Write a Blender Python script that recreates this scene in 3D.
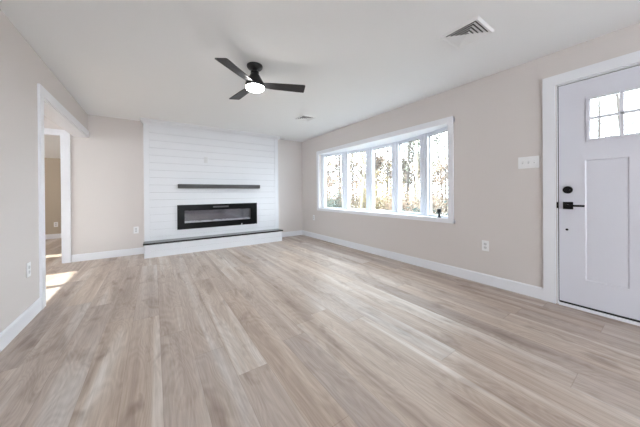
import bpy, bmesh, math, random
from mathutils import Vector, Matrix

# ------------------------------------------------------------------ reset
for o in list(bpy.data.objects):
    bpy.data.objects.remove(o, do_unlink=True)
scene = bpy.context.scene
COL = scene.collection
PI = math.pi

# ------------------------------------------------------------------ camera
CAM_H = 1.05
yaw, roll, pitch = 0.6007584, -0.00799185, -0.00280224
FPX = 242.492
cy_px = 193.8653
cth, sth = math.cos(yaw), math.sin(yaw)
cr, sr = math.cos(roll), math.sin(roll)
cp, sp = math.cos(pitch), math.sin(pitch)
A = Matrix(((cth, -sth, 0), (sth, cth, 0), (0, 0, 1)))
B = Matrix(((1, 0, 0), (0, cp, sp), (0, -sp, cp)))
Cm = Matrix(((cr, 0, sr), (0, 1, 0), (-sr, 0, cr)))
Rm = Cm @ B @ A                      # rows: image right, forward, image up
cam_data = bpy.data.cameras.new('camera')
cam = bpy.data.objects.new('camera', cam_data)
COL.objects.link(cam)
rx, fw, up = Rm[0], Rm[1], Rm[2]
M4 = Matrix(((rx[0], up[0], -fw[0], 0), (rx[1], up[1], -fw[1], 0), (rx[2], up[2], -fw[2], CAM_H), (0, 0, 0, 1)))
cam.matrix_world = M4
cam_data.sensor_fit = 'HORIZONTAL'
cam_data.sensor_width = 36.0
cam_data.lens = FPX / 640.0 * 36.0
cam_data.shift_x = 0.0
cam_data.shift_y = -(213.5 - cy_px) / 640.0
cam_data.clip_start = 0.02
cam_data.clip_end = 300
scene.camera = cam

# ------------------------------------------------------------------ world, sun, big lights, exposure
world = bpy.data.worlds.new('sky')
scene.world = world
world.use_nodes = True
bg = world.node_tree.nodes['Background']
bg.inputs[0].default_value = (0.85, 0.93, 1.0, 1)
bg.inputs[1].default_value = 8.2

def lamp(name, kind, energy, color, loc, rot, size=None, size_y=None, angle=None):
    d = bpy.data.lights.new(name, kind)
    d.energy = energy
    d.color = color
    o = bpy.data.objects.new(name, d)
    COL.objects.link(o)
    o.location = loc
    o.rotation_euler = rot
    if kind == 'AREA':
        d.shape = 'RECTANGLE'
        d.size = size
        d.size_y = size_y
    if angle is not None:
        d.angle = angle
    return o

SUN_TAN = 0.629
sun = lamp('sun', 'SUN', 11.0, (1.0, 0.94, 0.84), (-10, 4, 8), (0, 0, 0), angle=math.radians(0.6))
sun.rotation_euler = Vector((1, 0.0, -SUN_TAN)).to_track_quat('-Z', 'Y').to_euler()
# area fills added to brighten the main room, side room and far room
lamp('fill_front', 'AREA', 40, (0.95, 0.97, 1.0), (0.4, -4.35, 1.35), (math.radians(82), 0, math.radians(14)), 2.4, 1.3)
lamp('fill_side_room', 'AREA', 20, (1.0, 0.98, 0.96), (-3.9, 3.2, 1.45), (math.radians(90), 0, math.radians(-90)), 2.6, 1.2)
lamp('fill_far_room', 'AREA', 19, (1.0, 0.95, 0.88), (-3.9, 7.0, 1.5), (math.radians(90), 0, math.radians(-90)), 1.5, 1.1)

scene.view_settings.view_transform = 'Standard'
scene.view_settings.look = 'None'
scene.view_settings.gamma = 1.0
scene.view_settings.use_curve_mapping = False
scene.view_settings.exposure = 0.74

# ------------------------------------------------------------------ materials
def nmat(name):
    m = bpy.data.materials.new(name)
    m.use_nodes = True
    nt = m.node_tree
    return m, nt, nt.nodes['Principled BSDF']

def N(nt, t, **kw):
    n = nt.nodes.new(t)
    for k, v in kw.items():
        setattr(n, k, v)
    return n

def paint(name, col, rough=0.6, var=0.02, scale=6.0, bump=0.0, bscale=250.0, metallic=0.0, spec=0.5):
    m, nt, b = nmat(name)
    tc = N(nt, 'ShaderNodeTexCoord')
    no = N(nt, 'ShaderNodeTexNoise')
    no.inputs['Scale'].default_value = scale
    no.inputs['Detail'].default_value = 3
    nt.links.new(tc.outputs['Object'], no.inputs['Vector'])
    mx = N(nt, 'ShaderNodeMix', data_type='RGBA')
    mx.inputs[6].default_value = (*[c * (1 - var) for c in col], 1)
    mx.inputs[7].default_value = (*[min(1, c * (1 + var)) for c in col], 1)
    nt.links.new(no.outputs['Fac'], mx.inputs[0])
    nt.links.new(mx.outputs[2], b.inputs['Base Color'])
    b.inputs['Roughness'].default_value = rough
    b.inputs['Metallic'].default_value = metallic
    b.inputs['Specular IOR Level'].default_value = spec
    if bump > 0:
        n2 = N(nt, 'ShaderNodeTexNoise')
        n2.inputs['Scale'].default_value = bscale
        nt.links.new(tc.outputs['Object'], n2.inputs['Vector'])
        bp = N(nt, 'ShaderNodeBump')
        bp.inputs['Strength'].default_value = bump
        bp.inputs['Distance'].default_value = 0.002
        nt.links.new(n2.outputs['Fac'], bp.inputs['Height'])
        nt.links.new(bp.outputs['Normal'], b.inputs['Normal'])
    return m

def glass_mat(name, tint=(0.97, 0.99, 0.98), refl=1.45, rough=0.0, extra=0.0):
    m = bpy.data.materials.new(name)
    m.use_nodes = True
    nt = m.node_tree
    for n in list(nt.nodes):
        nt.nodes.remove(n)
    out = N(nt, 'ShaderNodeOutputMaterial')
    tr = N(nt, 'ShaderNodeBsdfTransparent')
    tr.inputs[0].default_value = (*tint, 1)
    gl = N(nt, 'ShaderNodeBsdfGlossy')
    gl.inputs['Roughness'].default_value = rough
    fr = N(nt, 'ShaderNodeLayerWeight')
    fr.inputs[0].default_value = 0.5
    pw_ = N(nt, 'ShaderNodeMath', operation='POWER')
    pw_.inputs[1].default_value = 5.0
    ad = N(nt, 'ShaderNodeMath', operation='MULTIPLY_ADD', use_clamp=True)
    ad.inputs[1].default_value = 0.9
    ad.inputs[2].default_value = 0.03 + extra
    mx = N(nt, 'ShaderNodeMixShader')
    nt.links.new(fr.outputs['Facing'], pw_.inputs[0])
    nt.links.new(pw_.outputs[0], ad.inputs[0])
    nt.links.new(ad.outputs[0], mx.inputs[0])
    nt.links.new(tr.outputs[0], mx.inputs[1])
    nt.links.new(gl.outputs[0], mx.inputs[2])
    nt.links.new(mx.outputs[0], out.inputs[0])
    return m

def emis(name, col, strength):
    m, nt, b = nmat(name)
    b.inputs['Base Color'].default_value = (*col, 1)
    b.inputs['Emission Color'].default_value = (*col, 1)
    b.inputs['Emission Strength'].default_value = strength
    return m

def wood_dark(name, c1, c2, rough, scale=(3, 60, 60)):
    m, nt, b = nmat(name)
    tc = N(nt, 'ShaderNodeTexCoord')
    mp = N(nt, 'ShaderNodeMapping')
    mp.inputs['Scale'].default_value = scale
    no = N(nt, 'ShaderNodeTexNoise')
    no.inputs['Scale'].default_value = 1.0
    no.inputs['Detail'].default_value = 6
    rp = N(nt, 'ShaderNodeValToRGB')
    rp.color_ramp.elements[0].position = 0.3
    rp.color_ramp.elements[0].color = (*c1, 1)
    rp.color_ramp.elements[1].position = 0.72
    rp.color_ramp.elements[1].color = (*c2, 1)
    nt.links.new(tc.outputs['Object'], mp.inputs[0])
    nt.links.new(mp.outputs[0], no.inputs['Vector'])
    nt.links.new(no.outputs['Fac'], rp.inputs[0])
    nt.links.new(rp.outputs[0], b.inputs['Base Color'])
    b.inputs['Roughness'].default_value = rough
    bp = N(nt, 'ShaderNodeBump')
    bp.inputs['Strength'].default_value = 0.3
    bp.inputs['Distance'].default_value = 0.002
    nt.links.new(no.outputs['Fac'], bp.inputs['Height'])
    nt.links.new(bp.outputs['Normal'], b.inputs['Normal'])
    return m

def floor_mat():
    m, nt, b = nmat('oak_vinyl_plank')
    L = nt.links.new
    geo = N(nt, 'ShaderNodeNewGeometry')
    sep = N(nt, 'ShaderNodeSeparateXYZ')
    L(geo.outputs['Position'], sep.inputs[0])
    def math_(op, a, b_=None, clamp=False):
        n = N(nt, 'ShaderNodeMath', operation=op, use_clamp=clamp)
        for i, v in enumerate((a, b_)):
            if v is None:
                continue
            if isinstance(v, (int, float)):
                n.inputs[i].default_value = v
            else:
                L(v, n.inputs[i])
        return n.outputs[0]
    W, LEN = 0.18, 1.85
    px = math_('DIVIDE', math_('SUBTRACT', sep.outputs[0], 0.93), W)
    row = math_('FLOOR', px)
    wn = N(nt, 'ShaderNodeTexWhiteNoise', noise_dimensions='1D')
    L(row, wn.inputs['W'])
    py = math_('ADD', math_('DIVIDE', sep.outputs[1], LEN), math_('MULTIPLY', wn.outputs['Value'], 7.0))
    idx = math_('FLOOR', py)
    idv = N(nt, 'ShaderNodeCombineXYZ')
    L(row, idv.inputs[0]); L(idx, idv.inputs[1])
    wn2 = N(nt, 'ShaderNodeTexWhiteNoise', noise_dimensions='2D')
    L(idv.outputs[0], wn2.inputs['Vector'])
    rnd = wn2.outputs['Value']
    sepc = N(nt, 'ShaderNodeSeparateColor')
    L(wn2.outputs['Color'], sepc.inputs[0])
    rnd2 = sepc.outputs[1]
    # grain coordinates, shifted per plank
    offv = math_('ADD', math_('MULTIPLY', wn.outputs['Value'], 1.0), math_('MULTIPLY', math_('FLOOR', math_('MULTIPLY', rnd2, 2.0)), 0.37))
    def coords(sx, sy, off):
        c = N(nt, 'ShaderNodeCombineXYZ')
        L(math_('MULTIPLY', sep.outputs[0], sx), c.inputs[0])
        L(math_('MULTIPLY', sep.outputs[1], sy), c.inputs[1])
        L(math_('MULTIPLY', offv, off), c.inputs[2])
        return c.outputs[0]
    def noise(vec, detail, rough=0.5, dist=0.0):
        n = N(nt, 'ShaderNodeTexNoise')
        n.inputs['Scale'].default_value = 1.0
        n.inputs['Detail'].default_value = detail
        n.inputs['Roughness'].default_value = rough
        n.inputs['Distortion'].default_value = dist
        L(vec, n.inputs['Vector'])
        return n.outputs['Fac']
    streak = noise(coords(8.5, 0.42, 40.0), 3, 0.5, 0.6)      # broad light / dark streaks
    blot = noise(coords(7.0, 2.6, 70.0), 3, 0.55, 0.8)         # knots, cloudy tone
    grain = noise(coords(120.0, 5.0, 90.0), 5, 0.65, 0.3)      # fine grain
    r1 = N(nt, 'ShaderNodeValToRGB')
    e = r1.color_ramp.elements
    e[0].position = 0.30; e[0].color = (0.355, 0.275, 0.222, 1)
    e[1].position = 0.70; e[1].color = (0.70, 0.645, 0.60, 1)
    k = e.new(0.42); k.color = (0.455, 0.36, 0.298, 1)
    k = e.new(0.55); k.color = (0.55, 0.455, 0.385, 1)
    tone = math_('ADD', streak, math_('MULTIPLY', math_('SUBTRACT', rnd, 0.5), 0.09))
    L(tone, r1.inputs[0])
    # grey-mauve cast on some planks
    mx = N(nt, 'ShaderNodeMix', data_type='RGBA')
    L(math_('MULTIPLY', math_('MULTIPLY', rnd2, blot), 0.9, True), mx.inputs[0])
    L(r1.outputs[0], mx.inputs[6])
    mx.inputs[7].default_value = (0.40, 0.355, 0.345, 1)
    # blotches
    r2 = N(nt, 'ShaderNodeValToRGB')
    r2.color_ramp.elements[0].position = 0.26; r2.color_ramp.elements[0].color = (0.62, 0.58, 0.56, 1)
    r2.color_ramp.elements[1].position = 0.46; r2.color_ramp.elements[1].color = (1, 1, 1, 1)
    L(blot, r2.inputs[0])
    m2 = N(nt, 'ShaderNodeMix', data_type='RGBA', blend_type='MULTIPLY')
    m2.inputs[0].default_value = 0.9
    L(mx.outputs[2], m2.inputs[6]); L(r2.outputs[0], m2.inputs[7])
    r3 = N(nt, 'ShaderNodeValToRGB')
    r3.color_ramp.elements[0].position = 0.3; r3.color_ramp.elements[0].color = (0.86, 0.85, 0.84, 1)
    r3.color_ramp.elements[1].position = 0.7; r3.color_ramp.elements[1].color = (1.08, 1.08, 1.09, 1)
    rings = noise(coords(5.0, 0.9, 61.0), 2, 0.5, 0.4)
    arcs = math_('MULTIPLY', math_('SINE', math_('MULTIPLY', rings, 150.0)), 0.09)
    L(math_('ADD', grain, arcs), r3.inputs[0])
    m3 = N(nt, 'ShaderNodeMix', data_type='RGBA', blend_type='MULTIPLY')
    m3.inputs[0].default_value = 1.0
    L(m2.outputs[2], m3.inputs[6]); L(r3.outputs[0], m3.inputs[7])
    # seams
    fx = math_('FRACT', px); fy = math_('FRACT', py)
    ex = math_('MINIMUM', fx, math_('SUBTRACT', 1.0, fx))
    ey = math_('MINIMUM', fy, math_('SUBTRACT', 1.0, fy))
    sx = math_('LESS_THAN', ex, 0.0075)
    sy = math_('LESS_THAN', ey, 0.0011)
    seam = math_('MAXIMUM', sx, sy)
    m4 = N(nt, 'ShaderNodeMix', data_type='RGBA', blend_type='MULTIPLY')
    L(math_('MULTIPLY', seam, 0.32), m4.inputs[0])
    L(m3.outputs[2], m4.inputs[6])
    m4.inputs[7].default_value = (0.45, 0.40, 0.36, 1)
    L(m4.outputs[2], b.inputs['Base Color'])
    b.inputs['Roughness'].default_value = 0.42
    b.inputs['Specular IOR Level'].default_value = 0.3
    bp = N(nt, 'ShaderNodeBump')
    bp.inputs['Strength'].default_value = 0.25
    bp.inputs['Distance'].default_value = 0.001
    L(grain, bp.inputs['Height'])
    L(bp.outputs['Normal'], b.inputs['Normal'])
    return m

MT = {
    'wall': paint('greige_wall_paint', (0.660, 0.613, 0.600), 0.75, 0.012, 1.5, 0.06),
    'beige': paint('beige_wall_paint', (0.50, 0.43, 0.35), 0.75, 0.012, 1.5, 0.06),
    'ceiling': paint('flat_white_ceiling_paint', (0.86, 0.87, 0.885), 0.9, 0.01, 1.2, 0.05),
    'trim': paint('semi_gloss_white_trim', (0.80, 0.805, 0.85), 0.35, 0.01, 3.0),
    'shiplap': paint('white_shiplap_paint', (0.69, 0.695, 0.735), 0.45, 0.015, 4.0, 0.05, 60),
    'groove': paint('shiplap_gap_paint', (0.30, 0.30, 0.32), 0.7),
    'doorpaint': paint('white_door_paint', (0.69, 0.69, 0.765), 0.4, 0.01, 3.0),
    'black': paint('matte_black_metal', (0.012, 0.012, 0.014), 0.35, 0.1, 20, metallic=0.2),
    'blackhw': paint('black_hardware', (0.006, 0.006, 0.007), 0.4, 0.1, 20, spec=0.25),
    'fanhub': paint('charcoal_fan_housing', (0.035, 0.034, 0.036), 0.32, 0.1, 20, metallic=0.5),
    'blade': wood_dark('black_fan_blade', (0.014, 0.013, 0.015), (0.028, 0.027, 0.029), 0.45),
    'mantel': wood_dark('charcoal_mantel_wood', (0.035, 0.035, 0.038), (0.075, 0.075, 0.079), 0.55),
    'slab': paint('black_polished_hearth_slab', (0.006, 0.006, 0.009), 0.09, 0.3, 30, spec=0.5),
    'fp_black': paint('gloss_black_fireplace_frame', (0.004, 0.004, 0.005), 0.3, 0.1, 10, spec=0.12),
    'fp_in': paint('firebox_reflection_grey', (0.15, 0.145, 0.16), 0.5, 0.25, 5),  # lining grey stands in for the room's reflection in the glass
    'fp_grille': paint('grey_heater_grille', (0.10, 0.10, 0.11), 0.5),
    'crystal': paint('pale_crystal_embers', (0.9, 0.88, 0.93), 0.25, 0.2, 60),
    'plastic': paint('white_plastic', (0.82, 0.82, 0.84), 0.4),
    'plastic2': paint('outlet_face_plastic', (0.62, 0.62, 0.64), 0.45),
    'slot': paint('dark_slot', (0.22, 0.22, 0.22), 0.6),
    'ventmetal': paint('white_vent_metal', (0.80, 0.80, 0.81), 0.4),
    'ventdark': paint('dark_duct', (0.02, 0.02, 0.02), 0.9),
    'glass': glass_mat('window_glass'),
    'fpglass': glass_mat('fireplace_glass', (0.85, 0.85, 0.88), 1.5, 0.02, 0.06),
    'lens': emis('frosted_fan_light', (1.0, 0.98, 0.95), 45.0),
    'vinyl': paint('white_vinyl_window_frame', (0.76, 0.79, 0.86), 0.35, 0.01, 5),
    'gap_shade': paint('gap_shade_weatherstrip', (0.012, 0.012, 0.014), 0.6),  # near black, so the strips paint in the shade of the door gaps
    'siding': paint('pale_house_siding', (0.7, 0.7, 0.72), 0.6),
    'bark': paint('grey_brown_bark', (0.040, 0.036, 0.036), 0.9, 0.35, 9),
    'barkpale': paint('pale_bark', (0.15, 0.14, 0.115), 0.9, 0.25, 9),  # paler bark tone for a few trunks
    'leaf_tan': paint('dry_tan_leaves', (0.105, 0.076, 0.056), 0.8, 0.3, 3),
    'leaf_yel': paint('yellow_leaves', (0.15, 0.12, 0.058), 0.8, 0.3, 3),
    'leaf_grn': paint('ivy_green_leaves', (0.050, 0.058, 0.042), 0.8, 0.35, 3),
    'lawn': paint('winter_lawn', (0.20, 0.18, 0.145), 0.95, 0.3, 0.8),
    'shrub': paint('evergreen_shrub', (0.025, 0.038, 0.032), 0.8, 0.4, 6),
    'wire': paint('utility_wire', (0.10, 0.10, 0.11), 0.7),
}
MT['floor'] = floor_mat()

# ------------------------------------------------------------------ mesh helpers
class MB:
    def __init__(s):
        s.v = []; s.f = []
    def box(s, x0, x1, y0, y1, z0, z1):
        if x0 > x1: x0, x1 = x1, x0
        if y0 > y1: y0, y1 = y1, y0
        if z0 > z1: z0, z1 = z1, z0
        n = len(s.v)
        s.v += [(x0, y0, z0), (x1, y0, z0), (x1, y1, z0), (x0, y1, z0), (x0, y0, z1), (x1, y0, z1), (x1, y1, z1), (x0, y1, z1)]
        s.f += [tuple(n + i for i in q) for q in ((0, 3, 2, 1), (4, 5, 6, 7), (0, 1, 5, 4), (1, 2, 6, 5), (2, 3, 7, 6), (3, 0, 4, 7))]
        return s
    def hexa(s, pts):            # 8 points, same order as box
        n = len(s.v)
        s.v += [tuple(p) for p in pts]
        s.f += [tuple(n + i for i in q) for q in ((0, 3, 2, 1), (4, 5, 6, 7), (0, 1, 5, 4), (1, 2, 6, 5), (2, 3, 7, 6), (3, 0, 4, 7))]
        return s
    def prism(s, poly, mapf, h0, h1):   # poly of (a, b), mapf(a, b, h) -> xyz
        n = len(s.v); k = len(poly)
        s.v += [mapf(a, b, h0) for a, b in poly] + [mapf(a, b, h1) for a, b in poly]
        s.f.append(tuple(n + i for i in range(k))[::-1])
        s.f.append(tuple(n + k + i for i in range(k)))
        for i in range(k):
            j = (i + 1) % k
            s.f.append((n + i, n + j, n + k + j, n + k + i))
        return s
    def lathe(s, prof, c, seg=40, axis='z'):   # prof: (r, h)
        n = len(s.v); k = len(prof)
        for i in range(seg):
            a = 2 * PI * i / seg
            for r, h in prof:
                if axis == 'z':
                    s.v.append((c[0] + r * math.cos(a), c[1] + r * math.sin(a), c[2] + h))
                elif axis == 'x':
                    s.v.append((c[0] + h, c[1] + r * math.cos(a), c[2] + r * math.sin(a)))
        for i in range(seg):
            j = (i + 1) % seg
            for q in range(k - 1):
                s.f.append((n + i * k + q, n + j * k + q, n + j * k + q + 1, n + i * k + q + 1))
        s.f.append(tuple(n + i * k for i in range(seg))[::-1])
        s.f.append(tuple(n + i * k + k - 1 for i in range(seg)))
        return s
    def tube(s, pts, rad, seg=5):
        n = len(s.v); pts = [Vector(p) for p in pts]
        for i, p in enumerate(pts):
            d = (pts[min(i + 1, len(pts) - 1)] - pts[max(i - 1, 0)])
            d = d.normalized() if d.length > 1e-9 else Vector((0, 0, 1))
            a = d.orthogonal().normalized() if abs(d.z) > 0.99 else Vector((-d.y, d.x, 0)).normalized()
            b = d.cross(a)
            for q in range(seg):
                t = 2 * PI * q / seg
                s.v.append(tuple(p + (a * math.cos(t) + b * math.sin(t)) * rad[i]))
        for i in range(len(pts) - 1):
            for q in range(seg):
                r = (q + 1) % seg
                s.f.append((n + i * seg + q, n + i * seg + r, n + (i + 1) * seg + r, n + (i + 1) * seg + q))
        s.f.append(tuple(n + q for q in range(seg))[::-1])
        s.f.append(tuple(n + (len(pts) - 1) * seg + q for q in range(seg)))
        return s
    def build(s, name, mat, parent=None, bevel=0.0, smooth=False):
        me = bpy.data.meshes.new(name)
        me.from_pydata(s.v, [], s.f)
        bm = bmesh.new(); bm.from_mesh(me)
        bmesh.ops.recalc_face_normals(bm, faces=bm.faces)
        bm.to_mesh(me); bm.free()
        me.materials.append(mat)
        o = bpy.data.objects.new(name, me)
        COL.objects.link(o)
        if parent is not None:
            o.parent = parent
            o.matrix_parent_inverse = Matrix.Translation(parent.location).inverted() if parent.type == 'EMPTY' and parent.rotation_euler[2] == 0 else Matrix.Identity(4)
        if bevel > 0:
            bv = o.modifiers.new('bevel', 'BEVEL')
            bv.width = bevel; bv.segments = 2; bv.limit_method = 'ANGLE'
        if smooth:
            for p in me.polygons:
                p.use_smooth = True
            try:
                me.set_sharp_from_angle(angle=math.radians(40))
            except Exception:
                pass
        return o

def empty(name, loc=(0, 0, 0)):
    o = bpy.data.objects.new(name, None)
    o.empty_display_size = 0.1
    COL.objects.link(o)
    o.location = loc
    return o

def tag(o, label=None, cat=None, group=None, kind=None):
    if label: o['label'] = label
    if cat: o['category'] = cat
    if group: o['group'] = group
    if kind: o['kind'] = kind
    return o

def struct(o, label=None, cat=None):
    return tag(o, label, cat, None, 'structure')

# ------------------------------------------------------------------ room dimensions
XR, XL, YB, H = 3.109, -0.871, 5.332, 2.350
XLO = -1.031          # far face of the left wall
YF = -4.5            # wall behind the camera
XO = -4.0             # outer wall of the side room
YH = 4.902            # hearth front
YC = 5.132            # shiplap front
YFAR = 8.485
T = 0.18

# floor: one continuous sheet through all three rooms
m = MB(); m.box(XO - T, XR + 0.20, YF - T, YFAR + T, -0.12, 0.0)
struct(m.build('floor', MT['floor']), 'light oak plank floor running toward the fireplace wall', 'floor')

# ceiling
m = MB(); m.box(XO - T, XR + 0.2, YF - T, YB + 0.12, H, H + 0.15)
struct(m.build('ceiling', MT['ceiling']), 'flat white ceiling of the living room', 'ceiling')
# ceiling of the far room slopes down away from the doorway
m = MB()
m.prism([(YB + 0.12, 2.40), (YFAR + T, 1.92), (YFAR + T, 2.07), (YB + 0.12, 2.55)], lambda a, b, h: (h, a, b), XO - T, 0.18)
struct(m.build('ceiling', MT['ceiling']), 'sloping ceiling of the room beyond the back doorway', 'ceiling')

def wall_with_holes_x(m, xa, xb, y0, y1, z1, holes):
    y = y0
    for (a, b, c, d) in holes:
        m.box(xa, xb, y, a, 0, z1)
        m.box(xa, xb, a, b, 0, c)
        m.box(xa, xb, a, b, d, z1)
        y = b
    m.box(xa, xb, y, y1, 0, z1)
# window and door openings in the right wall
WY0, WY1, WZ0, WZ1 = 1.60, 4.56, 0.70, 1.93
DY0, DY1, DZ1 = -0.318, 0.618, 2.04
m = MB()
x0, x1 = XR, XR + 0.20
m.box(x0, x1, WY1, YB + 0.12, 0, H)
m.box(x0, x1, WY0, WY1, 0, WZ0 - 0.04)
m.box(x0, x1, WY0, WY1, WZ1 + 0.06, H)
m.box(x0, x1, DY1, WY0, 0, H)
m.box(x0, x1, DY0, DY1, DZ1, H)
m.box(x0, x1, YF - T, DY0, 0, H)
struct(m.build('wall_right', MT['wall']), 'greige wall with the bow window and white entry door', 'wall')

# back wall (continues into the side room) with a doorway
m = MB()
BDX0, BDX1, BDZ = -1.99, -1.165, 1.985
m.box(XO, BDX0, YB, YB + 0.12, 0, H)
m.box(BDX0, BDX1, YB, YB + 0.12, BDZ, H + 0.05)
m.box(BDX1, XR, YB, YB + 0.12, 0, H)
struct(m.build('wall_back', MT['wall']), 'greige wall behind the shiplap fireplace', 'wall')

# left wall with the wide cased opening
m = MB()
OY = 3.375
OZ = 1.985
m.box(XLO, XL, YF, OY, 0, H)
m.box(XLO, XL, OY, YB, OZ, H)
struct(m.build('wall_left', MT['wall']), 'pale greige wall at left with a wide cased opening', 'wall')

# front wall behind the camera, with an unseen opening added to let light in
m = MB()
m.box(XO, -0.7, YF - T, YF, 0, H)
m.box(1.7, XR, YF - T, YF, 0, H)
m.box(-0.7, 1.7, YF - T, YF, 0, 0.7)
m.box(-0.7, 1.7, YF - T, YF, 2.0, H)
struct(m.build('wall_front', MT['wall']), 'wall behind the camera', 'wall')

# outer wall of the side rooms: window openings the sun comes through
m = MB()
wall_with_holes_x(m, XO - 0.15, XO, YF - T, YFAR + T, 2.55,
                  [(3.42, 3.985, 0.85, 2.05), (4.085, 4.675, 0.85, 2.05), (5.96, 6.225, 0.4, 2.0)])
struct(m.build('wall_outer', MT['beige']), 'outer wall of the side rooms with sunny windows', 'wall')

# side wall & end wall of the far room
m = MB(); m.box(XO, 0.18, YFAR, YFAR + T, 0, 2.2)
struct(m.build('wall_far', MT['beige']), 'beige wall seen through the back doorway', 'wall')
m = MB(); m.box(0.0, 0.18, YB + 0.12, YFAR, 0, 2.55)
struct(m.build('wall_far_side', MT['beige']), 'side wall of the room beyond the doorway', 'wall')

# ------------------------------------------------------------------ baseboards
BH, BT = 0.115, 0.014
def base_profile(m, along, a0, a1, pos, sgn):
    # small chamfer on top; along 'y' = runs along y at x=pos, thickness toward sgn
    prof = [(0, 0), (BT, 0), (BT, BH - 0.012), (BT * 0.45, BH), (0, BH)]
    if along == 'y':
        m.prism(prof, lambda a, b, h: (pos + sgn * a, h, b), a0, a1)
    else:
        m.prism(prof, lambda a, b, h: (h, pos + sgn * a, b), a0, a1)
m = MB(); base_profile(m, 'y', 0.712, YB - BT, XR, -1)
struct(m.build('baseboard_right', MT['trim']), 'white baseboard under the bow window', 'baseboard')
m = MB(); base_profile(m, 'y', YF, DY0 - 0.09, XR, -1)
struct(m.build('baseboard_right', MT['trim']), 'white baseboard beyond the entry door', 'baseboard')
m = MB(); base_profile(m, 'x', -1.068, -0.145, YB, -1)
struct(m.build('baseboard_back', MT['trim']), 'white baseboard left of the shiplap fireplace', 'baseboard')
m = MB(); base_profile(m, 'x', 2.357, XR - BT, YB, -1)
struct(m.build('baseboard_back', MT['trim']), 'short white baseboard right of the shiplap fireplace', 'baseboard')
m = MB(); base_profile(m, 'y', YF, 3.285, XL, 1)
struct(m.build('baseboard_left', MT['trim']), 'white baseboard along the left wall', 'baseboard')
m = MB(); base_profile(m, 'x', XO, -0.01, YFAR, -1)
struct(m.build('baseboard_far', MT['trim']), 'white baseboard in the room beyond the doorway', 'baseboard')

# ------------------------------------------------------------------ cased openings
def frame_poly(m, mapf, outer, inner, h0, h1, close_bottom=False):
    # U-shaped casing around an opening: outer/inner = (a0, a1, top)
    (o0, o1, ot), (i0, i1, it) = outer, inner
    m.prism([(o0, 0), (i0, 0), (i0, it), (o0, ot)], mapf, h0, h1)
    m.prism([(o0, ot), (i0, it), (i1, it), (o1, ot)], mapf, h0, h1)
    m.prism([(i1, 0), (o1, 0), (o1, ot), (i1, it)], mapf, h0, h1)
# left opening: near leg + head running to the back wall
m = MB()
m.prism([(3.285, 0), (OY, 0), (OY, OZ), (3.285, OZ + 0.09)], lambda a, b, h: (h, a, b), XL, XL + 0.018)
m.prism([(3.285, OZ + 0.09), (OY, OZ), (YB, OZ), (YB, OZ + 0.09)], lambda a, b, h: (h, a, b), XL, XL + 0.018)
m.box(XLO - 0.002, XL + 0.002, OY, YB, OZ - 0.014, OZ)        # head jamb board
m.box(XLO - 0.002, XL + 0.002, OY - 0.010, OY + 0.002, 0, OZ - 0.014)        # near jamb board
m.prism([(3.285, 0), (OY, 0), (OY, OZ), (3.285, OZ + 0.09)], lambda a, b, h: (h, a, b), XLO - 0.018, XLO)
m.prism([(3.285, OZ + 0.09), (OY, OZ), (YB, OZ), (YB, OZ + 0.09)], lambda a, b, h: (h, a, b), XLO - 0.018, XLO)
struct(m.build('trim_1', MT['trim']), 'white casing around the wide opening in the left wall', 'trim')
# back doorway casing
m = MB()
frame_poly(m, lambda a, b, h: (a, h, b), (BDX0 - 0.085, BDX1 + 0.092, BDZ + 0.072), (BDX0, BDX1, BDZ), YB - 0.018, YB)
m.box(BDX1 - 0.014, BDX1, YB, YB + 0.12, 0, BDZ)
m.box(BDX0, BDX0 + 0.014, YB, YB + 0.12, 0, BDZ)
m.box(BDX0, BDX1, YB, YB + 0.12, BDZ - 0.014, BDZ)
struct(m.build('trim_2', MT['trim']), 'white casing of the doorway in the back wall', 'trim')

# ------------------------------------------------------------------ chimney breast with shiplap
BX0, BX1 = -0.140, 2.357
FX0, FX1, FZ0, FZ1 = 0.349, 1.842, 0.402, 0.853        # fireplace outer frame
hx0, hx1, hz0, hz1 = FX0 + 0.03, FX1 - 0.03, FZ0 + 0.03, FZ1 - 0.03   # hole
br = empty('wall_chimney', (1.1, YB, 0))
struct(br, 'white shiplap chimney breast around the linear fireplace', 'wall')
yb = YC + 0.016
m = MB()
m.box(BX0 + .004, hx0, yb, YB, 0, H); m.box(hx1, BX1 - .004, yb, YB, 0, H)
m.box(hx0, hx1, yb, YB, 0, hz0); m.box(hx0, hx1, yb, YB, hz1, H)
m.build('core', MT['groove'], br)
m = MB()
SP = 0.1300; GAP = 0.0036
z = 2.257 - SP * 16
cx0, cx1 = BX0 + 0.082, BX1 - 0.082
while z < H - 0.01:
    za, zb_ = max(z + GAP / 2, 0.246), min(z + SP - GAP / 2, H - 0.001)
    z += SP
    if zb_ - za < 0.01:
        continue
    segs = [(cx0, cx1, za, zb_)]
    if zb_ > hz0 and za < hz1:
        segs = [(cx0, hx0, za, zb_), (hx1, cx1, za, zb_)]
        if za < hz0: segs.append((hx0, hx1, za, hz0))
        if zb_ > hz1: segs.append((hx0, hx1, hz1, zb_))
    for s_ in segs:
        m.box(s_[0], s_[1], YC, yb + 0.001, s_[2], s_[3])
m.build('shiplap_boards', MT['shiplap'], br)
for a, b, n_ in ((BX0, BX0 + 0.081, 'l'), (BX1 - 0.081, BX1, 'r')):
    m = MB(); m.box(a, b, YC - 0.006, yb + 0.001, 0.246, H - 0.001)
    if n_ == 'l': m.box(a, a + 0.004, yb, YB, 0, H - 0.001)
    else: m.box(b - 0.004, b, yb, YB, 0, H - 0.001)
    m.build('corner_board', MT['shiplap'], br)
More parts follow.
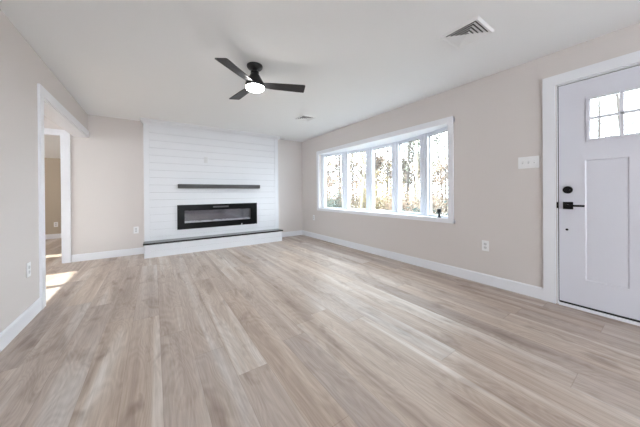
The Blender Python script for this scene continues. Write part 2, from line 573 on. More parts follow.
# crown moulding round three sides
def crown_profile():
    return [(0, 0), (0.010, 0.004), (0.014, 0.016), (0.030, 0.030), (0.042, 0.050), (0.048, 0.058), (0.048, 0.070), (0, 0.070)]
m = MB()
rings = []
yf = YC - 0.006
for (d, hh) in crown_profile():
    rings.append([(BX0 - d, YB, H - 0.071 + hh), (BX0 - d, yf - d, H - 0.071 + hh), (BX1 + d, yf - d, H - 0.071 + hh), (BX1 + d, YB, H - 0.071 + hh)])
n = 0
for r in rings: m.v += r
k = len(rings)
for i in range(k):
    j = (i + 1) % k
    for q in range(3):
        m.f.append((i * 4 + q, i * 4 + q + 1, j * 4 + q + 1, j * 4 + q))
m.f.append(tuple(i * 4 for i in range(k))); m.f.append(tuple(i * 4 + 3 for i in range(k)))
m.build('crown_moulding', MT['shiplap'], br)

# ------------------------------------------------------------------ hearth
he = empty('hearth', (1.1, 5.0, 0))
tag(he, 'low white shiplap hearth with a thin black slab top below the fireplace', 'hearth')
HX0, HX1 = -0.141, 2.335
m = MB()
m.box(HX0 + 0.004, HX1 - 0.004, YH + 0.012, YC + 0.010, 0, 0.2165)
m.build('hearth_core', MT['groove'], he)
m = MB()
for za, zb_ in ((0.0, 0.105), (0.1085, 0.2165)):
    m.box(HX0, HX1, YH, YH + 0.013, za, zb_)
m.box(HX0, HX0 + 0.005, YH, YC, 0, 0.2165)
m.box(HX1 - 0.005, HX1, YH, YC, 0, 0.2165)
m.build('hearth_face', MT['shiplap'], he)
m = MB(); m.box(HX0 - 0.012, HX1 + 0.016, YH - 0.018, YC - 0.007, 0.217, 0.2445)
m.build('hearth_slab', MT['slab'], he, bevel=0.003)

# ------------------------------------------------------------------ linear electric fireplace
fp = empty('electric_fireplace', (1.1, YC, FZ0))
tag(fp, 'long black linear electric fireplace set in the white shiplap', 'fireplace')
gx0, gx1, gz0, gz1 = 0.467, 1.702, 0.515, 0.742
fy0, fy1 = YC - 0.022, YC - 0.0015
m = MB()
m.box(FX0, gx0, fy0, fy1, FZ0, FZ1); m.box(gx1, FX1, fy0, fy1, FZ0, FZ1)
m.box(gx0, gx1, fy0, fy1, FZ0, gz0)
m.box(gx0, gx1, fy0, fy1, gz1, 0.785)
m.box(gx0, 0.958, fy0, fy1, 0.785, 0.815); m.box(1.252, gx1, fy0, fy1, 0.785, 0.815)
m.box(gx0, gx1, fy0, fy1, 0.815, FZ1)
m.build('frame', MT['fp_black'], fp)
m = MB()
m.box(0.958, 1.252, fy1 - 0.004, fy1, 0.785, 0.815)
for i in range(16):
    x = 0.964 + i * 0.0178
    m.box(x, x + 0.007, fy0 + 0.003, fy1, 0.786, 0.814)
m.build('heater_grille', MT['fp_grille'], fp)
m = MB()   # firebox (open front)
bx0, bx1, bz0, bz1, by = gx0 - 0.01, gx1 + 0.01, gz0 - 0.012, gz1 + 0.012, YC + 0.14
m.box(bx0, bx1, by - 0.006, by, bz0, bz1)
m.box(bx0, bx1, fy1, by, bz0 - 0.006, bz0); m.box(bx0, bx1, fy1, by, bz1, bz1 + 0.006)
m.box(bx0 - 0.006, bx0, fy1, by, bz0, bz1); m.box(bx1, bx1 + 0.006, fy1, by, bz0, bz1)
m.build('firebox', MT['fp_in'], fp)
random.seed(4)
m = MB()
for i in range(170):
    x = random.uniform(gx0 + 0.01, gx1 - 0.01); y = random.uniform(fy1 + 0.02, by - 0.02)
    r = random.uniform(0.013, 0.024)
    c = Vector((x, y, bz0 + r * 0.9))
    pts = []
    for sz in (-1, 1):
        for sx_, sy_ in ((-1, -1), (1, -1), (1, 1), (-1, 1)):
            pts.append(c + Vector((sx_ * r * random.uniform(.5, 1), sy_ * r * random.uniform(.5, 1), sz * r * random.uniform(.5, 1))))
    m.hexa(pts)
cb = m.build('crystal_bed', MT['crystal'], fp); cb['kind'] = 'stuff'
m = MB(); m.box(gx0, gx1, fy0 + 0.006, fy0 + 0.009, gz0, gz1)
m.build('glass_front', MT['fpglass'], fp)
m = MB(); m.prism([(1.500, 0.409), (1.525, 0.409), (1.5195, 0.427), (1.512, 0.438), (1.505, 0.427)], lambda a, b, h: (a, h, b), fy0 - 0.0012, fy0)
stk = m.build('sticker', MT['plastic'], fp); stk['label'] = 'small white sticker'

# ------------------------------------------------------------------ mantel shelf
m = MB(); m.box(0.363, 1.874, 4.992, YC - 0.0005, 1.160, 1.234)
tag(m.build('mantel_shelf', MT['mantel'], bevel=0.004), 'dark charcoal floating mantel shelf above the fireplace', 'shelf')

# ------------------------------------------------------------------ outlets / switches
def plate(name, label, cat, origin, u, nrm, kind='outlet', gangs=1, group=None, wd=0.072, ht=0.118, pm='plastic'):
    """origin = centre on the wall, u = horizontal direction, nrm = outward normal"""
    u = Vector(u); nrm = Vector(nrm); c = Vector(origin); w = Vector((0, 0, 1))
    root = empty(name, tuple(c))
    tag(root, label, cat, group)
    def cub(m, a0, a1, b0, b1, n0, n1):
        pts = []
        for b in (b0, b1):
            for a, n_ in ((a0, n0), (a1, n0), (a1, n1), (a0, n1)):
                pts.append(c + u * a + w * b + nrm * n_)
        m.hexa(pts)
    m = MB(); cub(m, -wd / 2, wd / 2, -ht / 2, ht / 2, 0.0003, 0.006)
    m.build('cover_plate', MT[pm], root, bevel=0.002)
    if kind == 'outlet':
        for s_ in (-1, 1):
            m = MB()
            poly = []
            for i in range(16):
                t = 2 * PI * i / 16
                poly.append((0.0175 * max(-0.9, min(.9, 1.15 * math.cos(t))), 0.0145 * math.sin(t) + s_ * 0.0195))
            m.prism(poly, lambda a, b, h: tuple(c + u * a + w * b + nrm * h), 0.005, 0.0085)
            f_ = m.build('receptacle', MT['plastic2'], root)
            m = MB()
            for a in (-0.0065, 0.0065):
                cub(m, a - 0.0012, a + 0.0012, s_ * 0.0195 - 0.001, s_ * 0.0195 + 0.007, 0.008, 0.0088)
            cub(m, -0.002, 0.002, s_ * 0.0195 - 0.009, s_ * 0.0195 - 0.005, 0.008, 0.0088)
            o = m.build('slots', MT['slot'], f_)
    elif kind == 'switch':
        for i in range(gangs):
            a = (i - (gangs - 1) / 2) * 0.046
            m = MB(); cub(m, a - 0.0055, a + 0.0055, -0.0125, 0.0125, 0.005, 0.0075)
            s_ = m.build('switch_slot', MT['plastic2'], root)
            m = MB()
            m.hexa([c + u * (a + p) + w * q + nrm * r for (p, q, r) in
                    ((-.004, -.004, .006), (.004, -.004, .006), (.004, .002, .020), (-.004, .002, .020),
                     (-.004, .006, .006), (.004, .006, .006), (.004, .010, .019), (-.004, .010, .019))])
            m.build('toggle', MT['plastic'], root)
    else:
        pass
    return root
plate('wall_outlet', 'white duplex outlet low on the right wall between window and door', 'outlet', (XR, 1.213, 0.437), (0, -1, 0), (-1, 0, 0))
plate('wall_outlet', 'white duplex outlet near the back corner beneath the left end of the bow window', 'outlet', (XR, 4.80, 0.475), (0, -1, 0), (-1, 0, 0))
plate('wall_outlet', 'white duplex outlet low on the left wall beside the wide opening', 'outlet', (XL, 3.050, 0.430), (0, 1, 0), (1, 0, 0))
plate('wall_outlet', 'white duplex outlet on the back wall just left of the shiplap', 'outlet', (-0.262, YB, 0.430), (1, 0, 0), (0, -1, 0))
plate('wall_outlet', 'small pale cover plate on the shiplap above the mantel shelf', 'outlet', (0.838, YC, 1.715), (1, 0, 0), (0, -1, 0), kind='outlet', wd=0.064, pm='plastic2')
plate('wall_outlet', 'white outlet on the beige wall seen through the back doorway', 'outlet', (-1.966, YFAR, 0.341), (1, 0, 0), (0, -1, 0))
plate('light_switch', 'white three gang toggle switch plate beside the entry door', 'light switch', (XR, 0.825, 1.342), (0, -1, 0), (-1, 0, 0), 'switch', 3, wd=0.166, ht=0.118)

# ------------------------------------------------------------------ bow window (window_1)
W1 = empty('window_1', (XR, (WY0 + WY1) / 2, WZ0))
struct(W1, 'white five pane bow window in the right wall', 'window')
P = [(3.165, 4.56)]
for ang in (20, 10, 0, -10, -20):
    a = math.radians(ang)
    x, y = P[-1]
    P.append((x + 0.6 * math.sin(a), y - 0.6 * math.cos(a)))
sc = (4.56 - 1.55) / (4.56 - P[-1][1])
P = [(x, 4.56 - (4.56 - y) * sc) for x, y in P]
# casing: picture frame on the wall
m = MB()
mp_ = lambda a, b, h: (h, a, b)
o_ = (1.562, 4.645, 0.655, 2.004); i_ = (1.628, 4.565, 0.712, 1.928)
m.prism([(o_[0], o_[2]), (i_[0], i_[2]), (i_[0], i_[3]), (o_[0], o_[3])], mp_, XR - 0.018, XR)
m.prism([(o_[1], o_[2]), (i_[1], i_[2]), (i_[1], i_[3]), (o_[1], o_[3])], mp_, XR - 0.018, XR)
m.prism([(o_[0], o_[2]), (o_[1], o_[2]), (i_[1], i_[2]), (i_[0], i_[2])], mp_, XR - 0.018, XR)
m.prism([(o_[0], o_[3]), (o_[1], o_[3]), (i_[1], i_[3]), (i_[0], i_[3])], mp_, XR - 0.018, XR)
m.build('window_casing', MT['trim'], W1)
out = [(x + 0.10, y) for x, y in P]
plan = [(XR, P[0][1] + .01), (XR, P[-1][1] - .01)] + [(x, y) for x, y in reversed([(out[0][0], out[0][1] + .01)] + out[1:-1] + [(out[-1][0], out[-1][1] - .01)])]
m = MB(); m.prism(plan, lambda a, b, h: (a, b, h), WZ1, WZ1 + 0.055)
m.build('head_board', MT['vinyl'], W1)
m = MB(); m.prism(plan, lambda a, b, h: (a, b, h), WZ0 - 0.0395, WZ0)
m.build('window_sill', MT['vinyl'], W1)
GT, GB = 1.882, 0.727
for i in range(5):
    (ax, ay), (bx, by_) = P[i], P[i + 1]
    a = Vector((ax, ay, 0)); b = Vector((bx, by_, 0))
    t = (b - a).normalized(); Lc = (b - a).length
    n = Vector((-t.y, t.x, 0));  n = n if n.x > 0 else -n
    def cub(m, s0, s1, d0, d1, z0, z1):
        pts = []
        for zz in (z0, z1):
            for s_, d_ in ((s0, d0), (s1, d0), (s1, d1), (s0, d1)):
                p = a + t * s_ + n * d_
                pts.append((p.x, p.y, zz))
        m.hexa(pts)
    st = 0.075
    m = MB()
    cub(m, 0.0, st, 0.0, 0.075, WZ0, WZ1)
    cub(m, Lc - st, Lc, 0.0, 0.075, WZ0, WZ1)
    cub(m, st, Lc - st, 0.012, 0.075, WZ0, GB)
    cub(m, st, Lc - st, 0.012, 0.075, GT, WZ1)
    s_ = m.build('window_sash', MT['vinyl'], W1)
    m = MB()
    e = 0.006
    cub(m, st, st + e, 0.030, 0.045, GB, GT); cub(m, Lc - st - e, Lc - st, 0.030, 0.045, GB, GT)
    cub(m, st, Lc - st, 0.030, 0.045, GT - e, GT)
    m.build('glazing_gasket', MT['fp_grille'], s_)
    m = MB(); cub(m, st, Lc - st, 0.036, 0.040, GB, GT)
    m.build('window_pane', MT['glass'], s_)
    if i < 4:
        m = MB()
        m.tube([(bx, by_, WZ0), (bx, by_, WZ1)], [0.012, 0.012], 8)
        m.build('mullion_bead', MT['vinyl'], W1)
    if i == 4:
        m = MB()
        cs = 0.33
        cub(m, cs - 0.012, cs + 0.012, -0.030, -0.008, WZ0, WZ0 + 0.070)
        cub(m, cs - 0.022, cs + 0.026, -0.036, -0.004, WZ0 + 0.066, WZ0 + 0.122)
        cub(m, cs - 0.020, cs + 0.020, -0.036, -0.002, WZ0, WZ0 + 0.012)
        c_ = m.build('window_crank', MT['blackhw'], W1, bevel=0.003)
        c_['label'] = 'small black fitting standing on the sill'

# ------------------------------------------------------------------ entry door (door_1)
D1 = empty('door_1', (XR, 0.15, 0))
struct(D1, 'white entry door with a small six pane window at top', 'door')
m = MB()
frame_poly(m, lambda a, b, h: (h, a, b), (-0.412, 0.712, 2.128), (-0.325, 0.625, 2.040), XR - 0.02, XR)
m.build('door_casing', MT['trim'], D1)
m = MB()
m.box(XR - 0.002, XR + 0.20, 0.6125, 0.6178, 0, 2.040); m.box(XR - 0.002, XR + 0.20, -0.3178, -0.306, 0, 2.040)
m.box(XR - 0.002, XR + 0.20, -0.306, 0.606, 2.030, 2.0399)
m.build('door_jamb', MT['trim'], D1)
m = MB()
m.box(XR + 0.011, XR + 0.030, 0.6072, 0.6122, 0.03, 2.030); m.box(XR + 0.022, XR + 0.030, -0.306, 0.6065, 2.0245, 2.031)
m.box(XR + 0.004, XR + 0.030, -0.306, 0.6058, 0.0215, 0.035)
m.build('shade_weatherstrip', MT['gap_shade'], D1)  # weatherstrip darkened to read as shade in the gaps around the slab
m = MB(); m.prism([(XR - 0.016, 0.0), (XR - 0.016, 0.010), (XR - 0.006, 0.020), (XR + 0.12, 0.0215), (XR + 0.12, 0.0)], lambda a, b, h: (a, h, b), -0.305, 0.6055)
m.build('threshold', MT['trim'], D1)
# slab with recessed panels and a glazed opening
sx = XR + 0.012
m = MB()
SY0, SY1, SZ0, SZ1 = -0.302, 0.607, 0.0352, 2.024
Lt = (-0.120, 0.408, 1.503, 1.850)
pn = [(0.200, 0.440, 0.265, 1.322), (-0.146, 0.094, 0.265, 1.322)]
ys = [SY0, pn[1][0], pn[1][1], pn[0][0], pn[0][1], SY1]
d = 0.044
m.box(sx, sx + d, SY0, SY1, SZ0, pn[0][2])
m.box(sx, sx + d, SY0, SY1, pn[0][3], Lt[2])
m.box(sx, sx + d, SY0, Lt[0], Lt[2], Lt[3]); m.box(sx, sx + d, Lt[1], SY1, Lt[2], Lt[3])
m.box(sx, sx + d, SY0, SY1, Lt[3], SZ1)
m.box(sx, sx + d, SY0, pn[1][0], pn[0][2], pn[0][3])
m.box(sx, sx + d, pn[1][1], pn[0][0], pn[0][2], pn[0][3])
m.box(sx, sx + d, pn[0][1], SY1, pn[0][2], pn[0][3])
for (a0, a1, b0, b1) in pn:      # recessed panel with sloping edges
    q = 0.008
    n0 = len(m.v)
    m.v += [(sx, a0, b0), (sx, a1, b0), (sx, a1, b1), (sx, a0, b1)]
    m.v += [(sx + 0.006, a0 + q, b0 + q), (sx + 0.006, a1 - q, b0 + q), (sx + 0.006, a1 - q, b1 - q), (sx + 0.006, a0 + q, b1 - q)]
    for i in range(4):
        j = (i + 1) % 4
        m.f.append((n0 + i, n0 + j, n0 + 4 + j, n0 + 4 + i))
    m.f.append((n0 + 4, n0 + 5, n0 + 6, n0 + 7))
    m.box(sx + 0.03, sx + d, a0, a1, b0, b1)
slab = m.build('door_slab', MT['doorpaint'], D1)
# lite frame + muntins
m = MB()
fr = 0.024
ly0, ly1, lz0, lz1 = Lt
for (a, b, c, d_) in ((ly0 - fr, ly1 + fr, lz0 - fr, lz0), (ly0 - fr, ly1 + fr, lz1, lz1 + fr), (ly0 - fr, ly0, lz0, lz1), (ly1, ly1 + fr, lz0, lz1)):
    m.box(sx - 0.009, sx + 0.02, a, b, c, d_)
mw = 0.0225
pw = (ly1 - ly0 - 2 * mw) / 3
for k_ in (1, 2):
    ya = ly0 + k_ * pw + (k_ - 1) * mw
    m.box(sx - 0.003, sx + 0.020, ya, ya + mw, lz0, lz1)
zm = (lz0 + lz1) / 2 + 0.003
m.box(sx - 0.003, sx + 0.020, ly0, ly1, zm - mw / 2, zm + mw / 2)
m.build('lite_frame', MT['doorpaint'], slab, bevel=0.002)
m = MB(); m.box(sx + 0.021, sx + 0.025, ly0, ly1, lz0, lz1)
m.build('door_window_pane', MT['glass'], slab)
# lever, deadbolt, small fittings
def prof_disc(m, y, z, r, dpt):
    m.lathe([(r * .96, 0.0), (r, -dpt * .3), (r * .93, -dpt), (r * 0.2, -dpt * 1.02)], (sx, y, z), 28, 'x')
m = MB()
prof_disc(m, 0.548, 1.062, 0.034, 0.014)
m.box(sx - 0.032, sx - 0.012, 0.548 - 0.018, 0.548 + 0.018, 1.056, 1.068)
m.build('deadbolt', MT['blackhw'], slab)
m = MB()
m.box(sx - 0.012, sx, 0.513, 0.579, 0.887, 0.953)
m.lathe([(0.011, -0.010), (0.011, -0.050)], (sx, 0.546, 0.920), 16, 'x')
m.box(sx - 0.058, sx - 0.042, 0.436, 0.558, 0.911, 0.929)
m.build('door_lever', MT['blackhw'], slab, bevel=0.002)
m = MB(); prof_disc(m, 0.554, 0.699, 0.010, 0.006)
s_ = m.build('door_button', MT['blackhw'], slab)
m = MB(); m.box(XR - 0.006, XR + 0.0105, 0.6075, 0.619, 0.893, 0.950)
m.build('strike_plate', MT['blackhw'], D1)

# ------------------------------------------------------------------ windows of the unseen / side walls
def plain_window(name, label, axis, pos, a0, a1, z0, z1, th, sgn):
    W = empty(name, (pos, a0, z0) if axis == 'x' else (a0, pos, z0))
    struct(W, label, 'window')
    mpf = (lambda a, b, h: (h, a, b)) if axis == 'x' else (lambda a, b, h: (a, h, b))
    m = MB()
    w_ = 0.06
    for q in ([(a0 - w_, z0 - w_), (a1 + w_, z0 - w_), (a1, z0), (a0, z0)], [(a0 - w_, z1 + w_), (a1 + w_, z1 + w_), (a1, z1), (a0, z1)],
              [(a0 - w_, z0 - w_), (a0, z0), (a0, z1), (a0 - w_, z1 + w_)], [(a1 + w_, z0 - w_), (a1, z0), (a1, z1), (a1 + w_, z1 + w_)]):
        m.prism(q, mpf, pos, pos + sgn * 0.015)
    m.build('window_casing', MT['trim'], W)
    m = MB()
    m.prism([(a0, z0), (a1, z0), (a1, z1), (a0, z1)], mpf, pos - sgn * 0.05, pos - sgn * 0.054)
    m.build('window_pane', MT['glass'], W)
plain_window('window_2', 'side room window near the wide opening', 'x', XO, 3.42, 3.985, 0.85, 2.05, .15, 1)
plain_window('window_3', 'side room window nearest the back wall', 'x', XO, 4.085, 4.675, 0.85, 2.05, .15, 1)
plain_window('window_4', 'narrow sunny window of the far room', 'x', XO, 5.96, 6.225, 0.4, 2.0, .15, 1)
plain_window('added_window_5', 'unseen window added behind the camera for light', 'y', YF, -0.7, 1.7, 0.7, 2.0, .18, 1)  # added out of view to bring light in from behind

# ------------------------------------------------------------------ ceiling vents
def ceiling_vent(c, hs, label):
    V = empty('ceiling_vent', (c[0], c[1], H))
    tag(V, label, 'vent')
    X, Y = c
    def ring(m, r0, z0, r1, z1, th=0.0012):
        a = [(X - r0, Y - r0, z0), (X + r0, Y - r0, z0), (X + r0, Y + r0, z0), (X - r0, Y + r0, z0)]
        b = [(X - r1, Y - r1, z1), (X + r1, Y - r1, z1), (X + r1, Y + r1, z1), (X - r1, Y + r1, z1)]
        n = len(m.v)
        m.v += a + b + [(p[0], p[1], p[2] + th * 1.4) for p in a] + [(p[0], p[1], p[2] + th * 1.4) for p in b]
        for i in range(4):
            j = (i + 1) % 4
            m.f += [(n + i, n + j, n + 4 + j, n + 4 + i), (n + 8 + i, n + 12 + i, n + 12 + j, n + 8 + j),
                    (n + i, n + 8 + i, n + 8 + j, n + j), (n + 4 + i, n + 4 + j, n + 12 + j, n + 12 + i)]
    m = MB()
    ring(m, hs, H - 0.002, hs - 0.012, H - 0.016)
    ring(m, hs - 0.012, H - 0.016, hs - 0.030, H - 0.009)
    m.build('vent_frame', MT['ventmetal'], V)
    m = MB(); m.box(X - hs + 0.03, X + hs - 0.03, Y - hs + 0.03, Y + hs - 0.03, H - 0.0025, H - 0.0006)
    m.build('duct_opening', MT['ventdark'], V)
    r = hs - 0.036
    while r > 0.02:
        m = MB(); ring(m, r - 0.021, H - 0.004, r, H - 0.0135)
        m.build('louver', MT['ventmetal'], V)
        r -= 0.0255
    m = MB(); m.box(X - 0.012, X + 0.012, Y - 0.012, Y + 0.012, H - 0.012, H - 0.010)
    m.build('centre_plate', MT['ventmetal'], V)
ceiling_vent((2.128, 0.958), 0.146, 'white square louvered ceiling vent nearest the entry door')
ceiling_vent((2.165, 3.585), 0.132, 'white square louvered ceiling vent in the back near the fireplace wall')

# ------------------------------------------------------------------ ceiling fan
FC = (0.857, 2.405)
F = empty('ceiling_fan', (FC[0], FC[1], H))
tag(F, 'black three blade ceiling fan with a round white light', 'ceiling fan')
m = MB()
m.lathe([(0.078, -0.0005), (0.079, -0.008), (0.076, -0.020), (0.066, -0.032), (0.046, -0.040), (0.034, -0.043)], (*FC, H), 40)
m.build('canopy', MT['fanhub'], F, smooth=True)
m = MB()
m.lathe([(0.030, -0.040), (0.033, -0.055), (0.042, -0.066), (0.042, -0.072), (0.033, -0.078), (0.045, -0.092), (0.058, -0.118), (0.075, -0.150), (0.088, -0.172), (0.092, -0.180), (0.093, -0.212), (0.091, -0.218)], (*FC, H), 48)
m.build('motor_housing', MT['fanhub'], F, smooth=True)
m = MB()
m.lathe([(0.088, -0.214), (0.089, -0.226), (0.084, -0.237), (0.070, -0.244), (0.035, -0.247)], (*FC, H), 48)
m.build('light_lens', MT['lens'], F, smooth=True)
for deg in (-142.0, -22.0, 98.0):
    a = math.radians(deg)
    R = Matrix.Rotation(a, 4, 'Z')
    tilt = Matrix.Rotation(math.radians(-11), 4, 'X')
    m = MB()
    poly = [(0.085, -0.040), (0.20, -0.051), (0.48, -0.062), (0.503, -0.061), (0.510, -0.053), (0.510, 0.057), (0.503, 0.065), (0.48, 0.066), (0.20, 0.054), (0.085, 0.040)]
    def mp2(x, y, h):
        v = R @ (tilt @ Vector((x, y, h)))
        return (FC[0] + v.x, FC[1] + v.y, 2.158 + v.z)
    m.prism(poly, mp2, -0.003, 0.003)
    bl = m.build('blade', MT['blade'], F)
    m = MB()
    m.prism([(0.075, -0.030), (0.150, -0.022), (0.150, 0.022), (0.075, 0.030)], mp2, 0.003, 0.009)
    m.build('blade_bracket', MT['fanhub'], bl)

# ------------------------------------------------------------------ outdoors
GZ = -0.45
m = MB()
nx, ny = 24, 24
random.seed(3)
for j in range(ny + 1):
    for i in range(nx + 1):
        x = XR + 0.25 + 60.0 * (i / nx) ** 1.3; y = -20 + 75 * j / ny
        m.v.append((x, y, GZ + 0.05 * math.sin(x * .7) * math.cos(y * .5) - 0.0 * x))
for j in range(ny):
    for i in range(nx):
        a = j * (nx + 1) + i
        m.f.append((a, a + 1, a + nx + 2, a + nx + 1))
struct(m.build('ground', MT['lawn']), 'tan winter lawn outside the bow window', 'ground')

def bare_tree(name, label, x, y, h, seed, mat, r0=None, leaf=None, leafn=0, leafz=(0.1, 0.6), leafs=0.12, lean=0.0, fork=5):
    rnd = random.Random(seed)
    root = empty(name, (x, y, GZ))
    tag(root, label, 'tree')
    m = MB()
    tips = []
    r0 = r0 or h * 0.012
    def grow(p, d, ln, r, depth):
        n = 4
        pts = [p.copy()]; rad = [r]
        for i in range(n):
            d = (d + Vector((rnd.uniform(-.16, .16), rnd.uniform(-.16, .16), rnd.uniform(-.03, .12)))).normalized()
            p = p + d * ln / n
            pts.append(p.copy()); rad.append(r * (1 - 0.55 * (i + 1) / n))
        m.tube(pts, rad, 5 if depth < 2 else 3)
        if depth >= 4:
            tips.extend(pts[2:]); return
        k = fork if depth == 0 else rnd.choice((3, 4))
        for q in range(k):
            t = rnd.uniform(0.35 if depth == 0 else 0.25, 1.0)
            i = min(n - 1, int(t * n)); f_ = t * n - i
            b = pts[i].lerp(pts[i + 1], f_)
            az = rnd.uniform(0, 2 * PI); sprd = rnd.uniform(0.45, 0.95)
            nd = (d + Vector((math.cos(az), math.sin(az), rnd.uniform(-.1, .35))) * sprd).normalized()
            grow(b, nd, ln * rnd.uniform(0.5, 0.72), max(0.009, rad[i] * 0.55), depth + 1)
    # trunk leader
    p = Vector((x, y, GZ - 0.05)); d = Vector((lean, rnd.uniform(-.05, .05), 1)).normalized()
    n = 9; pts = [p.copy()]; rad = [r0]
    for i in range(n):
        d = (d + Vector((rnd.uniform(-.06, .06), rnd.uniform(-.06, .06), .05))).normalized()
        p = p + d * h / n
        pts.append(p.copy()); rad.append(r0 * (1 - 0.8 * (i + 1) / n))
    m.tube(pts, rad, 7)
    for i in range(1, n):
        for q in range(2 if i < 3 else 3):
            b = pts[i].lerp(pts[i + 1], rnd.random())
            az = rnd.uniform(0, 2 * PI)
            nd = Vector((math.cos(az), math.sin(az), rnd.uniform(0.3, 1.1))).normalized()
            grow(b, nd, h * rnd.uniform(0.14, 0.26) * (1 - 0.4 * i / n), max(0.010, rad[i] * 0.42), 2)
    m.build('trunk_and_branches', mat, root)
    if leafn:
        L = MB()
        cand = tips + pts
        for i in range(leafn):
            zlo, zhi = GZ + h * leafz[0], GZ + h * leafz[1]
            for _ in range(12):
                c = rnd.choice(cand)
                if zlo <= c.z <= zhi: break
            else:
                continue
            c = c + Vector((rnd.gauss(0, .12), rnd.gauss(0, .12), rnd.gauss(0, .12)))
            s = leafs * rnd.uniform(.5, 1.2)
            a = Vector((rnd.uniform(-1, 1), rnd.uniform(-1, 1), rnd.uniform(-1, 1))).normalized() * s
            b = a.orthogonal().normalized() * s * 0.6
            k = len(L.v)
            L.v += [tuple(c - a), tuple(c + b), tuple(c + a), tuple(c - b)]
            L.f.append((k, k + 1, k + 2, k + 3))
        o = L.build('foliage', leaf, root)
    return root

def brush(name, label, x, y, rx_, ry_, h, seed, leaf, n, s=0.07, cat='shrub', stems=26):
    rnd = random.Random(seed)
    root = empty(name, (x, y, GZ))
    tag(root, label, cat)
    m = MB(); tips = []
    for i in range(stems):
        a = rnd.uniform(0, 2 * PI); q = math.sqrt(rnd.random())
        p = Vector((x + rx_ * q * math.cos(a) * .6, y + ry_ * q * math.sin(a) * .6, GZ - 0.03))
        e = Vector((x + rx_ * q * math.cos(a), y + ry_ * q * math.sin(a), GZ + h * rnd.uniform(.6, 1.0)))
        mid = (p + e) / 2 + Vector((rnd.uniform(-.1, .1), rnd.uniform(-.1, .1), .1 * h))
        m.tube([p, mid, e], [0.012, 0.008, 0.004], 3)
        tips += [mid, e, (mid + e) / 2, (p + mid) / 2, p.lerp(mid, .8)]
    m.build('stems', MT['bark'], root)
    L = MB()
    for i in range(n):
        c = rnd.choice(tips) + Vector((rnd.gauss(0, .12 * rx_ + .03), rnd.gauss(0, .12 * ry_ + .03), rnd.gauss(0, .09 * h)))
        c.z = max(c.z, GZ + 0.05)
        sz = s * rnd.uniform(.6, 1.2)
        a = Vector((rnd.uniform(-1, 1), rnd.uniform(-1, 1), rnd.uniform(-1, 1))).normalized() * sz
        b = a.orthogonal().normalized() * sz * 0.55
        k = len(L.v)
        L.v += [tuple(c - a), tuple(c + b), tuple(c + a), tuple(c - b)]
        L.f.append((k, k + 1, k + 2, k + 3))
    L.build('foliage', leaf, root)
    return root

def along(u, dist):
    """ground position seen in image column u, at horizontal distance dist from the room's corner of view"""
    az = yaw + math.atan((u - 320) / FPX)
    return (math.sin(az) * dist, math.cos(az) * dist)

trees = [
    # u, dist, height, bark, leaf, n, zrange, r0, label
    (340, 19, 11, 'bark', 'leaf_tan', 260, (.05, .45), 0.10, 'brown trunked bare tree seen through the leftmost window pane'),
    (328, 26, 12, 'bark', 'leaf_tan', 400, (.03, .4), 0.12, 'bare tree with tan leaves at the left edge of the bow window'),
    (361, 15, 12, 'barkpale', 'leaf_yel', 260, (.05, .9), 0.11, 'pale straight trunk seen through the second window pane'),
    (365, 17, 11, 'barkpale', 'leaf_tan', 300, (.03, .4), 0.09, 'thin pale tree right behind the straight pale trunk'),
    (353, 30, 12, 'bark', 'leaf_tan', 500, (.02, .35), 0.10, 'distant bare tree left of the pale straight trunk'),
    (376, 24, 13, 'bark', 'leaf_yel', 500, (.03, .3), 0.10, 'bare tree with yellow low leaves in the left of the middle pane'),
    (386, 20, 11, 'bark', 'leaf_yel', 500, (.03, .33), 0.09, 'bare tree with yellow low leaves in the right of the middle pane'),
    (395, 30, 13, 'bark', 'leaf_tan', 500, (.02, .35), 0.12, 'distant bare tree behind the mullion right of the middle pane'),
    (407, 16, 10, 'bark', 'leaf_grn', 1300, (.06, .62), 0.11, 'ivy covered tree seen through the fourth window pane'),
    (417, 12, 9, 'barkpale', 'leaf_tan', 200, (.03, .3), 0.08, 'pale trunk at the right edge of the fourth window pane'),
    (424, 24, 11, 'bark', 'leaf_tan', 400, (.03, .35), 0.10, 'bare tree behind the mullion right of the fourth pane'),
    (434, 17, 9, 'bark', 'leaf_tan', 300, (.03, .35), 0.09, 'branchy bare tree in the left of the rightmost pane'),
    (446, 21, 8, 'bark', 'leaf_tan', 300, (.03, .35), 0.08, 'small bare tree at the right edge of the rightmost pane'),
    (600, 16, 7, 'bark', None, 0, (.1, .5), 0.09, 'bare tree low in the left pane of the entry door window'),
    (628, 13, 7, 'bark', None, 0, (.1, .5), 0.08, 'bare tree showing in the second pane of the entry door window'),
]
for i, (u, dist, hh, bk, lf, n, zr, r0, lab) in enumerate(trees):
    x, y = along(u, dist)
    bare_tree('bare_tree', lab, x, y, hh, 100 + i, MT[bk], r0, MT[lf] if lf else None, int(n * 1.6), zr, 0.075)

# distant woods: a few prototypes, copied
protos = []
wood_rnd = random.Random(77)
for i in range(22):
    u = 318 + i * 6.6 + wood_rnd.uniform(-2, 2); dist = wood_rnd.uniform(34, 50)
    x, y = along(u, dist)
    lab = 'bare tree in the distant woods beyond the thickets'
    if i < 4:
        r_ = bare_tree('woodland_tree', lab, x, y, 11 + i, 500 + i, MT['bark'], 0.12, MT['leaf_tan'], 700, (.02, .5), 0.17)
        r_['group'] = 'distant bare woodland trees'
        for ch in r_.children: ch.matrix_parent_inverse = Matrix.Translation(r_.location).inverted()
        protos.append(r_)
    else:
        src = protos[i % 4]
        c = src.copy(); COL.objects.link(c)
        for ch in src.children:
            q = ch.copy(); COL.objects.link(q); q.parent = c
            q.matrix_parent_inverse = Matrix.Translation(src.location).inverted()
        c.location = (x, y, GZ)
        c.rotation_euler = (0, 0, wood_rnd.uniform(0, 6.28))

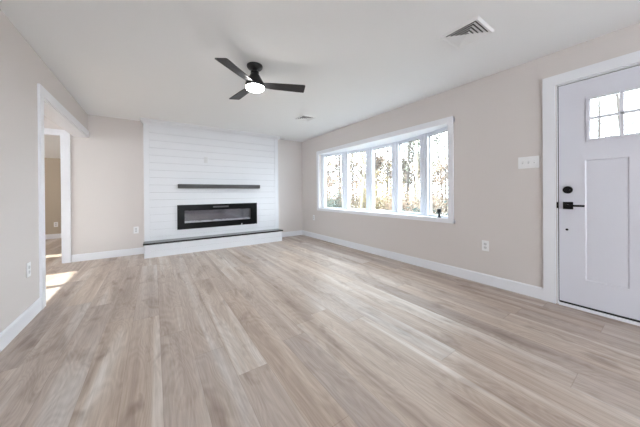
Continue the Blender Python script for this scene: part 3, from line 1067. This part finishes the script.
brushes = [
    (326, 7.6, .55, .55, 1.50, 'shrub', 1500, 'low evergreen shrub at the bottom of the leftmost pane'),
    (336, 7.4, .5, .5, 1.34, 'shrub', 1300, 'low evergreen shrub beside its taller twin under the leftmost pane'),
    (326, 15, 1.6, 1.6, 2.3, 'leaf_tan', 1300, 'tan brushy thicket behind the leftmost pane shrubs'),
    (346, 17, 1.8, 1.8, 2.3, 'leaf_tan', 1300, 'tan brushy thicket between the two left panes'),
    (358, 20, 1.8, 1.8, 2.6, 'leaf_tan', 1300, 'tan brushy thicket behind the pale straight trunk'),
    (375, 16, 1.7, 1.7, 2.1, 'leaf_yel', 1400, 'yellow brushy thicket low in the middle pane'),
    (389, 15, 1.5, 1.5, 1.9, 'leaf_yel', 1400, 'yellow brushy thicket at the right of the middle pane'),
    (403, 14, 1.4, 1.4, 1.8, 'leaf_tan', 1400, 'tan brushy thicket below the ivy covered tree'),
    (413, 11, 1.2, 1.2, 1.5, 'leaf_tan', 1400, 'tan leafy shrub low at the right of the fourth pane'),
    (432, 15, 1.5, 1.5, 2.0, 'leaf_tan', 900, 'tan brushy thicket in the rightmost pane'),
    (445, 17, 1.5, 1.5, 2.0, 'leaf_tan', 900, 'tan brushy thicket at the right edge of the rightmost pane'),
    (436, 5.6, .45, .5, 1.08, 'shrub', 1100, 'low evergreen shrub at the bottom of the rightmost pane'),
    (446, 5.4, .4, .45, 1.02, 'shrub', 900, 'low evergreen shrub at the bottom right corner of the bow window'),
]
for i, (u, dist, a, b, hh, lf, n, lab) in enumerate(brushes):
    x, y = along(u, dist)
    brush('shrub' if lf == 'shrub' else 'thicket', lab, x, y, a, b, hh, 300 + i, MT[lf], int(n * 1.4), 0.045 if lf == 'shrub' else 0.065)

# utility line across the view, on poles outside the frame
ul = empty('utility_line', (25, 10, GZ))
tag(ul, 'thin utility wire strung level across the trees outside', 'utility line')
pa, pb = along(290, 34), along(520, 30)
zz = CAM_H + 2.05
for p in (pa, pb):
    m = MB(); m.tube([(p[0], p[1], GZ - .1), (p[0], p[1], 7.5)], [0.14, 0.10], 10)
    m.build('pole', MT['bark'], ul)
def cable(z0, sag, r):
    pts = []
    for i in range(25):
        t = i / 24
        pts.append((pa[0] + (pb[0] - pa[0]) * t, pa[1] + (pb[1] - pa[1]) * t, z0 - sag * 4 * t * (1 - t)))
    return MB().tube(pts, [r] * 25, 5)
cable(zz + .25, 0.3, 0.025).build('cable', MT['wire'], ul)
for k_ in range(3):
    cable(6.3 + k_ * .45, 0.5, 0.018).build('cable', MT['wire'], ul)
